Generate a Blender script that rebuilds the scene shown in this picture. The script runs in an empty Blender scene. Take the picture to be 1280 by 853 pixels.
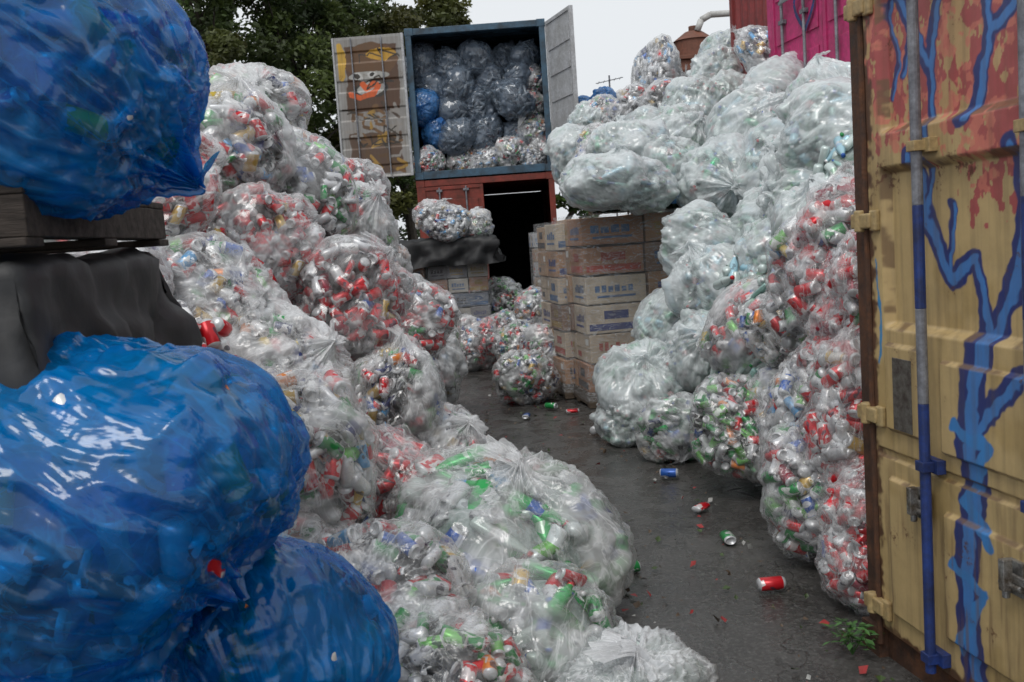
import bpy, math, random
import numpy as np
from mathutils import Vector, Matrix, noise, Euler
random.seed(7)
scene = bpy.context.scene
COL = scene.collection

# ------------------------------------------------------------------ node helpers
def newmat(name):
    m = bpy.data.materials.new(name); m.use_nodes = True
    nt = m.node_tree; nt.nodes.clear()
    o = nt.nodes.new('ShaderNodeOutputMaterial')
    return m, nt, o
def N(nt, t, **kw):
    n = nt.nodes.new(t)
    for k, v in kw.items():
        if k.startswith('i_'):
            n.inputs[k[2:].replace('_', ' ')].default_value = v
        else: setattr(n, k, v)
    return n
def L(nt, a, b): nt.links.new(a, b)
def math_(nt, op, a, b=None, c=None, clamp=False):
    n = nt.nodes.new('ShaderNodeMath'); n.operation = op; n.use_clamp = clamp
    for i, v in enumerate((a, b, c)):
        if v is None: continue
        if isinstance(v, (int, float)): n.inputs[i].default_value = v
        else: nt.links.new(v, n.inputs[i])
    return n.outputs[0]
def maprange(nt, v, a, b, c=0., d=1.):
    n = nt.nodes.new('ShaderNodeMapRange')
    nt.links.new(v, n.inputs[0])
    for i, x in enumerate((a, b, c, d)): n.inputs[i+1].default_value = x
    return n.outputs[0]
def mixc(nt, f, a, b, mode='MIX'):
    n = nt.nodes.new('ShaderNodeMix'); n.data_type = 'RGBA'; n.blend_type = mode
    for s, v in ((n.inputs[0], f), (n.inputs[6], a), (n.inputs[7], b)):
        if isinstance(v, (int, float)): s.default_value = v
        elif isinstance(v, tuple): s.default_value = (*v[:3], 1)
        else: nt.links.new(v, s)
    return n.outputs[2]
def bump(nt, h, s, d, normal=None):
    n = nt.nodes.new('ShaderNodeBump'); n.inputs['Strength'].default_value = s; n.inputs['Distance'].default_value = d
    nt.links.new(h, n.inputs['Height'])
    if normal is not None: nt.links.new(normal, n.inputs['Normal'])
    return n.outputs[0]

def mat_simple(name, col, col2=None, rough=.6, metal=0., scale=6., bs=.2, bd=.01, stretch=(1,1,1), thr=(.4,.65), detail=6):
    m, nt, o = newmat(name)
    tc = N(nt, 'ShaderNodeTexCoord'); mp = N(nt, 'ShaderNodeMapping'); mp.inputs['Scale'].default_value = stretch
    L(nt, tc.outputs['Object'], mp.inputs[0])
    n1 = N(nt, 'ShaderNodeTexNoise', i_Scale=scale, i_Detail=float(detail), i_Roughness=.65)
    L(nt, mp.outputs[0], n1.inputs['Vector'])
    n2 = N(nt, 'ShaderNodeTexNoise', i_Scale=scale*9, i_Detail=4.)
    L(nt, mp.outputs[0], n2.inputs['Vector'])
    f = maprange(nt, n1.outputs[0], *thr)
    c = mixc(nt, f, col, col2 or tuple(x*.6 for x in col))
    c = mixc(nt, maprange(nt, n2.outputs[0], .3, .7, .0, .35), c, (.02,.018,.015))
    b = N(nt, 'ShaderNodeBsdfPrincipled', i_Metallic=metal)
    L(nt, c, b.inputs['Base Color'])
    L(nt, maprange(nt, n1.outputs[0], .3, .7, rough*.8, min(1, rough*1.2)), b.inputs['Roughness'])
    h = math_(nt, 'ADD', n1.outputs[0], math_(nt, 'MULTIPLY', n2.outputs[0], .4))
    L(nt, bump(nt, h, bs, bd), b.inputs['Normal'])
    L(nt, b.outputs[0], o.inputs[0])
    return m

def mat_film(name, tint, base, streak, haze, trans=(1,1,1), rough=.14, bs=.45, transl=.35, fac=.18, lite=True, gloss=.36, rnd=.08):
    m, nt, o = newmat(name)
    hz = N(nt, 'ShaderNodeAttribute', attribute_name='haze')
    rg = N(nt, 'ShaderNodeAttribute', attribute_name='rdg')
    oi = N(nt, 'ShaderNodeObjectInfo')
    hv = hz.outputs['Fac']; nb = None
    lw = N(nt, 'ShaderNodeLayerWeight', i_Blend=.5)
    if lite:
        op = math_(nt, 'MULTIPLY', rg.outputs['Fac'], streak)
    else:
        at = N(nt, 'ShaderNodeAttribute', attribute_name='fold')
        add = N(nt, 'ShaderNodeVectorMath', operation='ADD')
        L(nt, at.outputs['Vector'], add.inputs[0]); L(nt, oi.outputs['Location'], add.inputs[1])
        n1 = N(nt, 'ShaderNodeTexNoise', i_Scale=3.6, i_Detail=4., i_Roughness=.55, i_Distortion=.6)
        L(nt, add.outputs[0], n1.inputs['Vector'])
        ridge = math_(nt, 'SUBTRACT', 1., math_(nt, 'MULTIPLY', math_(nt, 'ABSOLUTE', math_(nt, 'SUBTRACT', n1.outputs[0], .5)), 32.), clamp=True)
        tc = N(nt, 'ShaderNodeTexCoord')
        n3 = N(nt, 'ShaderNodeTexNoise', i_Scale=9., i_Detail=2., i_Distortion=1.2)
        L(nt, tc.outputs['Object'], n3.inputs['Vector'])
        ridge2 = math_(nt, 'SUBTRACT', 1., math_(nt, 'MULTIPLY', math_(nt, 'ABSOLUTE', math_(nt, 'SUBTRACT', n3.outputs[0], .5)), 40.), clamp=True)
        op = math_(nt, 'MULTIPLY', ridge, streak*1.15)
        op = math_(nt, 'ADD', op, math_(nt, 'MULTIPLY', ridge2, streak*.55))
        op = math_(nt, 'ADD', op, math_(nt, 'MULTIPLY', rg.outputs['Fac'], streak*.28))
        h = math_(nt, 'ADD', math_(nt, 'MULTIPLY', n1.outputs[0], 1.0), math_(nt, 'MULTIPLY', n3.outputs[0], .4))
        nb = bump(nt, h, bs, .035); L(nt, nb, lw.inputs['Normal'])
    op = math_(nt, 'ADD', op, math_(nt, 'MULTIPLY', hv, haze))
    op = math_(nt, 'ADD', op, math_(nt, 'MULTIPLY', oi.outputs['Random'], rnd))
    fc = math_(nt, 'POWER', lw.outputs['Facing'], 3.)
    op = math_(nt, 'ADD', op, math_(nt, 'MULTIPLY', fc, fac))
    op = math_(nt, 'ADD', op, base, clamp=True)
    op = math_(nt, 'MINIMUM', op, .93)
    dif = N(nt, 'ShaderNodeBsdfDiffuse'); dif.inputs[0].default_value = (*tint, 1)
    trl = N(nt, 'ShaderNodeBsdfTranslucent'); trl.inputs[0].default_value = (*tint, 1)
    md = N(nt, 'ShaderNodeMixShader'); md.inputs[0].default_value = transl
    L(nt, dif.outputs[0], md.inputs[1]); L(nt, trl.outputs[0], md.inputs[2])
    tr = N(nt, 'ShaderNodeBsdfTransparent'); tr.inputs[0].default_value = (*trans, 1)
    m1 = N(nt, 'ShaderNodeMixShader'); L(nt, op, m1.inputs[0]); L(nt, tr.outputs[0], m1.inputs[1]); L(nt, md.outputs[0], m1.inputs[2])
    gl = N(nt, 'ShaderNodeBsdfGlossy'); gl.inputs['Roughness'].default_value = rough; gl.inputs[0].default_value = (.95,.95,.95,1)
    if nb is not None: L(nt, nb, gl.inputs['Normal']); L(nt, nb, dif.inputs['Normal'])
    gf = math_(nt, 'ADD', math_(nt, 'MULTIPLY', fc, gloss), .045, clamp=True)
    m2 = N(nt, 'ShaderNodeMixShader'); L(nt, gf, m2.inputs[0]); L(nt, m1.outputs[0], m2.inputs[1]); L(nt, gl.outputs[0], m2.inputs[2])
    L(nt, m2.outputs[0], o.inputs[0])
    return m

def mat_content(name):
    m, nt, o = newmat(name)
    a = N(nt, 'ShaderNodeAttribute', attribute_name='Col')
    l = N(nt, 'ShaderNodeAttribute', attribute_name='lab')
    n = N(nt, 'ShaderNodeTexNoise', i_Scale=17., i_Detail=1., i_Distortion=.6); L(nt, l.outputs['Vector'], n.inputs['Vector'])
    f = maprange(nt, n.outputs[0], .61, .625, 0, .85)
    f2 = maprange(nt, n.outputs[0], .36, .35, 0, .8)
    c = mixc(nt, math_(nt, 'MULTIPLY', f, a.outputs['Alpha']), a.outputs['Color'], (.66,.66,.65))
    c = mixc(nt, math_(nt, 'MULTIPLY', f2, a.outputs['Alpha']), c, (.03,.03,.05))
    b = N(nt, 'ShaderNodeBsdfPrincipled', i_Roughness=.28, i_Metallic=.25)
    L(nt, c, b.inputs['Base Color'])
    L(nt, b.outputs[0], o.inputs[0]); return m

def mat_vcol(name, rough=.5, rust=.5):
    m, nt, o = newmat(name)
    a = N(nt, 'ShaderNodeAttribute', attribute_name='Col')
    tc = N(nt, 'ShaderNodeTexCoord')
    n1 = N(nt, 'ShaderNodeTexNoise', i_Scale=5., i_Detail=8., i_Roughness=.7); L(nt, tc.outputs['Object'], n1.inputs['Vector'])
    mp = N(nt, 'ShaderNodeMapping'); mp.inputs['Scale'].default_value = (30, 30, 1.5); L(nt, tc.outputs['Object'], mp.inputs[0])
    n2 = N(nt, 'ShaderNodeTexNoise', i_Scale=1., i_Detail=5.); L(nt, mp.outputs[0], n2.inputs['Vector'])
    n3 = N(nt, 'ShaderNodeTexNoise', i_Scale=60., i_Detail=4.); L(nt, tc.outputs['Object'], n3.inputs['Vector'])
    c = mixc(nt, maprange(nt, n2.outputs[0], .45, .75, 0, .45), a.outputs['Color'], (.10,.07,.04))
    c = mixc(nt, maprange(nt, n1.outputs[0], .3, .7, 0, .28), c, (.08,.06,.04))
    ch = math_(nt, 'MULTIPLY', maprange(nt, n1.outputs[0], .60, .64), maprange(nt, n3.outputs[0], .45, .55))
    c = mixc(nt, math_(nt, 'MULTIPLY', ch, rust), c, (.10,.035,.015))
    b = N(nt, 'ShaderNodeBsdfPrincipled'); L(nt, c, b.inputs['Base Color'])
    L(nt, maprange(nt, n1.outputs[0], .3, .7, rough*.7, rough*1.3), b.inputs['Roughness'])
    h = math_(nt, 'ADD', n1.outputs[0], math_(nt, 'MULTIPLY', n3.outputs[0], .15))
    L(nt, bump(nt, h, .25, .01), b.inputs['Normal'])
    L(nt, b.outputs[0], o.inputs[0]); return m

# ------------------------------------------------------------------ materials
FULL = {}
def film_pair(name, *a, **k):
    m = mat_film(name, *a, **k); FULL[m.name] = mat_film(name+'_near', *a, lite=False, **k); return m
F_CLEAR = film_pair('film_clear', (.82,.83,.84), .02, .32, .44)
F_THIN = film_pair('film_thin', (.82,.83,.84), .01, .26, .26, rnd=.05)
F_FROST = film_pair('film_frosted', (.82,.83,.84), .14, .32, .50)
F_WHITE = film_pair('film_white', (.80,.84,.85), .26, .32, .42)
F_GRAY = mat_film('film_grey', (.20,.25,.32), .28, .28, .4)
F_BLUEISH = mat_film('film_pale_blue', (.07,.24,.55), .30, .4, .3, trans=(.4,.7,1))
F_BLUE = mat_film('film_blue', (.003,.25,.64), .26, .28, .36, trans=(.10,.54,.92), rough=.14, bs=.36, transl=.5, fac=.15, lite=False, gloss=.32)
F_CRUMP = mat_film('film_crumpled', (.82,.83,.85), .30, .4, .45, lite=False)
M_CONT = mat_content('can_paint')
M_CORE = mat_simple('bag_core', (.16,.16,.16), (.05,.05,.05), .8, scale=14)
M_COREW = mat_simple('bag_core_pale', (.40,.46,.45), (.16,.24,.20), .8, scale=10)
M_COREB = mat_simple('bag_core_blue', (.10,.34,.60), (.03,.12,.28), .8, scale=8)
M_COREK = mat_simple('bag_core_dark', (.05,.07,.10), (.02,.025,.035), .8, scale=8)

# ------------------------------------------------------------------ bag contents
def template(rings, n=10, sc=1.0):
    v = []; f = []; kind = []
    for r, z in rings:
        for k in range(n):
            a = 2*math.pi*k/n; v.append((r*math.cos(a), r*math.sin(a), z))
    for i in range(len(rings)-1):
        for k in range(n):
            f.append((i*n+k, i*n+(k+1) % n, (i+1)*n+(k+1) % n, (i+1)*n+k)); kind.append(i)
    f.append(tuple(range(n-1, -1, -1))); kind.append(-1)
    f.append(tuple((len(rings)-1)*n+k for k in range(n))); kind.append(-2)
    v = np.array(v); v[:, 2] -= (rings[0][1]+rings[-1][1])/2
    return v*sc, f, kind
CAN = template([(.023,0),(.033,.009),(.033,.106),(.027,.119),(.025,.119),(.0245,.115)], 12)
PET = template([(.024,0),(.032,.012),(.031,.07),(.031,.125),(.030,.145),(.013,.198),(.013,.205),(.0145,.206),(.0145,.222)], 10)
RED=(.50,.010,.018); SIL=(.58,.59,.61); GRN=(.02,.24,.06); LGR=(.13,.38,.08); BLU=(.02,.09,.36); LBL=(.10,.32,.58); WHT=(.70,.70,.70)
GLD=(.45,.30,.08); NAV=(.02,.03,.12); ORG=(.66,.20,.03); BLK=(.02,.02,.02); YEL=(.66,.47,.05); MAR=(.24,.01,.03)
PAL = {
 'm': ([RED,SIL,GRN,LGR,BLU,LBL,WHT,GLD,NAV,ORG,BLK,YEL,MAR],[.17,.27,.11,.05,.07,.05,.09,.04,.05,.03,.05,.02,.02]),
 'r': ([RED,SIL,MAR,WHT,BLU,GRN,BLK,GLD],[.60,.19,.08,.04,.03,.03,.02,.02]),
 's': ([SIL,WHT,LBL,NAV,RED,GLD,BLU],[.40,.14,.10,.08,.12,.10,.08]),
 'n': ([GRN,LGR,SIL,BLU,RED,BLK,ORG],[.26,.11,.30,.06,.14,.08,.05]),
}
BOT = {'w': [((.52,.60,.58),.62),((.30,.48,.44),.16),((.10,.40,.22),.08),((.34,.54,.62),.14)],
       'k': [((.18,.23,.28),.55),((.08,.12,.17),.25),((.34,.38,.42),.2)],
       'g': [((.02,.34,.08),.42),((.42,.50,.46),.36),((.05,.24,.06),.10),((.5,.55,.55),.12)]}

def blur(H, it=1):
    for _ in range(it):
        H = (np.roll(H,1,0)+2*H+np.roll(H,-1,0))/4
        Hp = np.concatenate([H[:, :1], H, H[:, -1:]], 1)
        H = (Hp[:, :-2]+2*Hp[:, 1:-1]+Hp[:, 2:])/4
    return H
def bigs(H, A, B):
    a0, b0 = H.shape; ta = np.arange(A)/A*a0; tb = np.linspace(0, b0-1, B)
    i = np.floor(ta).astype(int); fi = (ta-i)[:, None]; j = np.minimum(np.floor(tb).astype(int), b0-2); fj = (tb-j)[None]
    g = lambda x, y: H[np.ix_(x % a0, y)]
    return (g(i,j)*(1-fi)+g(i+1,j)*fi)*(1-fj)+(g(i,j+1)*(1-fi)+g(i+1,j+1)*fi)*fj

def make_bag(name, kind, film, core, rx=.4, rz=.4, seed=0, n1=195, n2=110, NT=150, NP=86, fold=.024, lump=.17, cshape='can', depth=0.0, tuft=.55, crumple=.009, p=2.3, sag=.12, cfreq=1., drape=2):
    r = np.random.default_rng(seed)
    K = r.normal(size=(12, 3))*1.9; K[7:] *= 2.2; PH = r.uniform(0, 6.28, 12); AM = r.uniform(.3, 1, 12)*lump/1.8; AM[7:] *= .4
    an_ = np.array([r.uniform(.88, 1.1), r.uniform(.88, 1.1)])
    def RR(d):
        s = np.sqrt((d[..., 0]/an_[0])**2+(d[..., 1]/an_[1])**2)+1e-9
        base = ((s/rx)**p+(np.abs(d[..., 2])/rz)**p)**(-1/p)
        l = sum(AM[i]*np.cos(d@K[i]+PH[i]) for i in range(12))
        return base*(1+l-sag*np.maximum(0, d[..., 2])**2)
    V = []; F = []; MI = []; CO = []; LB = []; FO = []; HZ = []; RG = []
    nv = 0
    HT, HP = 112, 64
    H = np.zeros((HT, HP))
    for layer, n in ((0, n1), (1, n2)):
        for i in range(n):
            z = 1-2*(i+.5)/n; t = i*2.399963+layer*1.1+r.normal()*.12
            z = max(-.99, min(.99, z+r.normal()*.03))
            s = math.sqrt(1-z*z); d = np.array([s*math.cos(t), s*math.sin(t), z])
            d = d*np.array([rx, rx, rz]); d /= np.linalg.norm(d)
            usepet = cshape == 'pet' or (cshape == 'mix' and r.random() < .45)
            T, FT, KT = PET if usepet else CAN
            hl = .111 if usepet else .06
            ax = r.normal(size=3); ax -= d*(ax@d)*(.9 if r.random() < .72 else .0); ax /= np.linalg.norm(ax)
            o1 = np.cross(ax, d); o1 /= (np.linalg.norm(o1)+1e-9); o2 = np.cross(ax, o1)
            c = abs(ax@d); off = c*hl*.95+math.sqrt(1-c*c)*.033
            R0 = float(RR(d[None])[0])
            pos = d*(R0-off-.004-layer*.07-r.random()**2*.04-depth)
            sq = r.uniform(.55, 1) if r.random() < .35 else 1.
            M = np.stack([o1*sq, o2, ax])
            loc = T.copy()
            if r.random() < .25: loc[:, 0] += .012*np.sin(loc[:, 2]*40)
            vv = loc@M+pos
            if layer == 0:
                q = np.linalg.norm(vv, axis=1); ti = (np.arctan2(vv[:, 1], vv[:, 0])/(2*math.pi)*HT).round().astype(int) % HT
                pi_ = (np.arccos(np.clip(vv[:, 2]/q, -1, 1))/math.pi*(HP-1)).round().astype(int)
                np.maximum.at(H, (ti, pi_), q)
            V.append(vv); LB.append(T+r.uniform(-50, 50, 3)); FO.append(np.zeros((len(T), 3))); HZ.append(np.zeros(len(T))); RG.append(np.zeros(len(T)))
            if usepet:
                kk = kind if kind in 'wk' else 'g'
                B_ = BOT[kk]; pr = np.array([x[1] for x in B_]); body = B_[r.choice(len(B_), p=pr/pr.sum())][0]
                lab = body
                if r.random() < .5:
                    LC = [WHT, BLU, GRN, RED, LBL, LGR]
                    lab = LC[r.integers(0, 6)] if kk != 'k' else (.3,.32,.36)
                    if kk == 'w' : lab = tuple(.5*a+.5*b for a, b in zip(lab, (.55,.6,.6)))
                cap = [WHT, BLU, GRN, RED][r.integers(0, 4)] if kk != 'k' else (.3,.35,.4)
            else:
                kk = kind if kind in PAL else 'm'
                pal, w = PAL[kk]; w = np.array(w)/sum(w)
                body = pal[r.choice(len(pal), p=w)]
                g = r.uniform(.75, 1.2); body = tuple(min(.8, x*g) for x in body)
            for fc, k in zip(FT, KT):
                F.append(tuple(x+nv for x in fc)); MI.append(1)
                if usepet:
                    if k == 2: CO.append((*lab, .7))
                    elif k >= 6 or k == -2: CO.append((*cap, 0.))
                    else: CO.append((*body, 0.))
                else:
                    if k == 1: CO.append((*body, 1.))
                    else: CO.append((.50,.51,.52, 0.))
            nv += len(T)
    nt_, np_ = 28, 16
    tt, pp = np.meshgrid(np.linspace(0, 2*math.pi, nt_, endpoint=False), np.linspace(.01, math.pi-.01, np_), indexing='ij')
    D = np.stack([np.sin(pp)*np.cos(tt), np.sin(pp)*np.sin(tt), np.cos(pp)], -1)
    rad = RR(D)-(.105 if n1 > 20 else .02)
    P = D*np.maximum(rad, .02)[..., None]
    V.append(P.reshape(-1, 3)); z0 = np.zeros(nt_*np_); LB.append(np.zeros((nt_*np_, 3))); FO.append(np.zeros((nt_*np_, 3))); HZ.append(z0); RG.append(z0)
    for a in range(nt_):
        for b in range(np_-1):
            F.append((nv+a*np_+b, nv+a*np_+b+1, nv+((a+1) % nt_)*np_+b+1, nv+((a+1) % nt_)*np_+b)); MI.append(2); CO.append((.1,.1,.1,0))
    nv += nt_*np_
    if film is not None:
        th_b = np.linspace(0, 2*math.pi, NT, endpoint=False)
        tt, pp = np.meshgrid(th_b, np.linspace(.004, math.pi-.004, NP), indexing='ij')
        D = np.stack([np.sin(pp)*np.cos(tt), np.sin(pp)*np.sin(tt), np.cos(pp)], -1)
        R0 = RR(D)
        Hd = np.maximum.reduce([H, np.roll(H,1,0), np.roll(H,-1,0)])
        Hd[:, 1:-1] = np.maximum.reduce([Hd[:, 1:-1], Hd[:, :-2], Hd[:, 2:]])
        Hs = blur(Hd, 1); Hb = blur(np.maximum(Hd, Hs), drape)
        rf = np.maximum(bigs(np.maximum(Hb, Hd*.997), NT, NP), R0*.955)+.004
        ang = np.zeros(NT)
        for k in range(9):
            fr = r.integers(5, 34); ang += np.cos(th_b*fr+r.uniform(0, 6.28))/math.sqrt(fr)*1.3
        rf += fold*np.exp(-pp/.5)*ang[:, None]*rx/.4
        rf += rz*.13*np.exp(-(pp/.14)**2)
        cr = np.zeros((NT, NP)); hz = np.zeros((NT, NP)); rg = np.zeros((NT, NP)); so = float(r.uniform(0, 50))
        nn = noise.noise
        for a in range(NT):
            ca, sa = math.cos(th_b[a]), math.sin(th_b[a])
            for b in range(NP):
                s = min(1, math.sin(pp[a, b])*1.4)
                q = Vector((ca*3.2*s+so, sa*3.2*s, pp[a, b]*1.1))*cfreq
                n0 = nn(q); w = n0*.6; q2 = Vector((q.x*2.1+w, q.y*2.1-w, q.z*3.0+w)); n1_ = nn(q2); n2_ = nn(q2*2.2)
                cr[a, b] = max(0, 1-abs(n0)*4)+.6*max(0, 1-abs(n1_)*4)+.3*(1-abs(n2_)*3)
                rg[a, b] = max(0, 1-abs(n1_)*9)+.6*max(0, 1-abs(n2_)*7)
                hz[a, b] = nn(Vector((ca*1.5*s+so, sa*1.5*s, math.cos(pp[a, b])*1.5)))*1.9+.5*n0+.28*n2_+.14
        rf += crumple*cr
        P = D*rf[..., None]
        fo = np.stack([np.cos(tt)*np.minimum(1, np.sin(pp)*1.3), np.sin(tt)*np.minimum(1, np.sin(pp)*1.3), pp*.33], -1)
        hz = np.clip(hz+1.0*np.exp(-pp/.45), 0, 1)
        V.append(P.reshape(-1, 3)); FO.append(fo.reshape(-1, 3)); LB.append(np.zeros((NT*NP, 3))); HZ.append(hz.ravel()); RG.append(np.clip(rg, 0, 1).ravel())
        A, B = np.meshgrid(np.arange(NT), np.arange(NP-1), indexing='ij'); A = A.ravel(); B = B.ravel(); A2 = (A+1) % NT
        ff_ = np.stack([nv+A*NP+B, nv+A*NP+B+1, nv+A2*NP+B+1, nv+A2*NP+B], 1).tolist()
        F += ff_; MI += [0]*len(ff_); CO += [(1,1,1,0)]*len(ff_)
        nv += NT*NP
        if tuft > 0:
            TN, TH = 44, 9
            top = rf[:, 0].mean()-.02
            an = np.zeros(TN); ta = np.linspace(0, 2*math.pi, TN, endpoint=False)
            for k in range(6): an += np.cos(ta*r.integers(2, 9)+r.uniform(0, 6))*.13
            lx, ly = r.normal(size=2)*.8
            pts = np.zeros((TN, TH, 3)); ff = np.zeros((TN, TH, 3))
            for j in range(TH):
                u = j/(TH-1); h = u*.17*tuft
                rr = (.03+.10*u**1.2)*tuft*(1+an*(.3+.9*u))
                pts[:, j, 0] = rr*np.cos(ta)+lx*h*u; pts[:, j, 1] = rr*np.sin(ta)*.7+ly*h*u
                pts[:, j, 2] = top+h*(1+.3*an*u)-.5*h*u*u
                ff[:, j] = np.stack([np.cos(ta)*2, np.sin(ta)*2, np.full(TN, u*.5)], -1)
            V.append(pts.reshape(-1, 3)); FO.append(ff.reshape(-1, 3)); LB.append(np.zeros((TN*TH, 3))); HZ.append(np.full(TN*TH, .6)); RG.append(np.full(TN*TH, .2))
            for a in range(TN):
                for b in range(TH-1):
                    F.append((nv+a*TH+b, nv+((a+1) % TN)*TH+b, nv+((a+1) % TN)*TH+b+1, nv+a*TH+b+1)); MI.append(0); CO.append((1,1,1,0))
            nv += TN*TH
    me = bpy.data.meshes.new(name)
    me.from_pydata(np.concatenate(V).tolist(), [], F)
    me.materials.append(film or M_CONT); me.materials.append(M_CONT); me.materials.append(core)
    me.polygons.foreach_set('material_index', np.array(MI, dtype=np.int32))
    me.polygons.foreach_set('use_smooth', np.ones(len(MI), dtype=bool))
    a = me.attributes.new('Col', 'FLOAT_COLOR', 'FACE'); a.data.foreach_set('color', np.array(CO, dtype=np.float32).ravel())
    a = me.attributes.new('lab', 'FLOAT_VECTOR', 'POINT'); a.data.foreach_set('vector', np.concatenate(LB).astype(np.float32).ravel())
    a = me.attributes.new('fold', 'FLOAT_VECTOR', 'POINT'); a.data.foreach_set('vector', np.concatenate(FO).astype(np.float32).ravel())
    a = me.attributes.new('haze', 'FLOAT', 'POINT'); a.data.foreach_set('value', np.concatenate(HZ).astype(np.float32))
    a = me.attributes.new('rdg', 'FLOAT', 'POINT'); a.data.foreach_set('value', np.concatenate(RG).astype(np.float32))
    me.update()
    return me

VAR = {
 'm': [make_bag('bag_mixed', 'm', F_CLEAR, M_CORE, seed=s) for s in (1,2,3)],
 'n': [make_bag('bag_green', 'n', F_THIN, M_CORE, seed=s) for s in (11,)],
 'r': [make_bag('bag_red', 'r', F_THIN, M_CORE, seed=s) for s in (21,22)],
 'f': [make_bag('bag_frost', 'm', F_FROST, M_CORE, seed=s, depth=.006, drape=4) for s in (31,32)],
 's': [make_bag('bag_silver', 's', F_CLEAR, M_CORE, seed=41)],
 'w': [make_bag('bag_bottles', 'w', F_WHITE, M_COREW, seed=s, cshape='pet', n1=110, n2=60, lump=.18, crumple=.012, drape=3) for s in (51,52,53)],
 'g': [make_bag('bag_green_bottles', 'g', F_CLEAR, M_COREW, seed=61, cshape='mix', n1=125, n2=80, fold=.03, drape=4, depth=.006, crumple=.010)],
 'k': [make_bag('bag_grey', 'k', F_GRAY, M_COREK, seed=s, cshape='pet', n1=90, n2=30, lump=.14, NT=110, NP=66, drape=4) for s in (71,72)],
 'l': [make_bag('bag_paleblue', 'k', F_BLUEISH, M_COREB, seed=81, cshape='pet', n1=90, n2=30, lump=.14, NT=110, NP=66, drape=4)],
 'b': [make_bag('bag_blue', 'm', F_BLUE, M_COREB, seed=s, n1=110, n2=60, NT=300, NP=190, fold=.030, lump=.15, crumple=.015, depth=.008, tuft=.35, cfreq=.75, drape=6) for s in (91,92)],
 'e': [make_bag('bag_crumpled', 'w', F_CRUMP, M_COREW, seed=101, cshape='pet', n1=14, n2=0, NT=180, NP=110, fold=.05, lump=.2, crumple=.035, tuft=.9)],
 'R': [make_bag('bag_tall_red', 'r', F_THIN, M_CORE, rx=.25, rz=.42, seed=s, n1=165, n2=60, tuft=.4) for s in (111,112)],
 'M': [make_bag('bag_tall_mixed', 'm', F_THIN, M_CORE, rx=.25, rz=.42, seed=s, n1=165, n2=60, tuft=.4) for s in (121,)],
 'X': [make_bag('loose_cans', k, None, M_CORE, seed=s, n2=60) for k,s in (('m',201),('r',202))],
 'Y': [make_bag('loose_bottles', 'w', None, M_COREW, seed=211, cshape='pet', n1=110, n2=20)],
}
NAMES = {'w':'bag_of_bottles','g':'bag_of_bottles','k':'bag_of_bottles','l':'bag_of_bottles','b':'blue_rubbish_bag','e':'crumpled_plastic_bag'}
def bag(kind, x, y, z, rx, rz=None, rot=None, parent=None, tilt=.9):
    rz = rz or rx
    o = bpy.data.objects.new(NAMES.get(kind,'bag_of_cans') if parent is None else 'buried_bag', random.choice(VAR[kind]))
    b = .4 if kind not in 'RM' else .25; bz = .4 if kind not in 'RM' else .42
    o.scale = (rx/b, rx/b*random.uniform(.90, 1.06), rz/bz)
    o.location = (x, y, z)
    if rot is None: o.rotation_euler = (random.gauss(0, tilt), random.gauss(0, tilt), random.uniform(0, 6.28))
    else: o.rotation_euler = rot
    COL.objects.link(o)
    if parent: o.parent = parent
    elif y < 5.4:
        fm = o.data.materials[0].name
        if fm in FULL:
            o.material_slots[0].link = 'OBJECT'; o.material_slots[0].material = FULL[fm]
    return o
def toward(v, spin=0.):
    q = Vector(v).to_track_quat('Z', 'Y'); return (q.to_matrix() @ Matrix.Rotation(spin, 3, 'Z')).to_euler()

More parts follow.
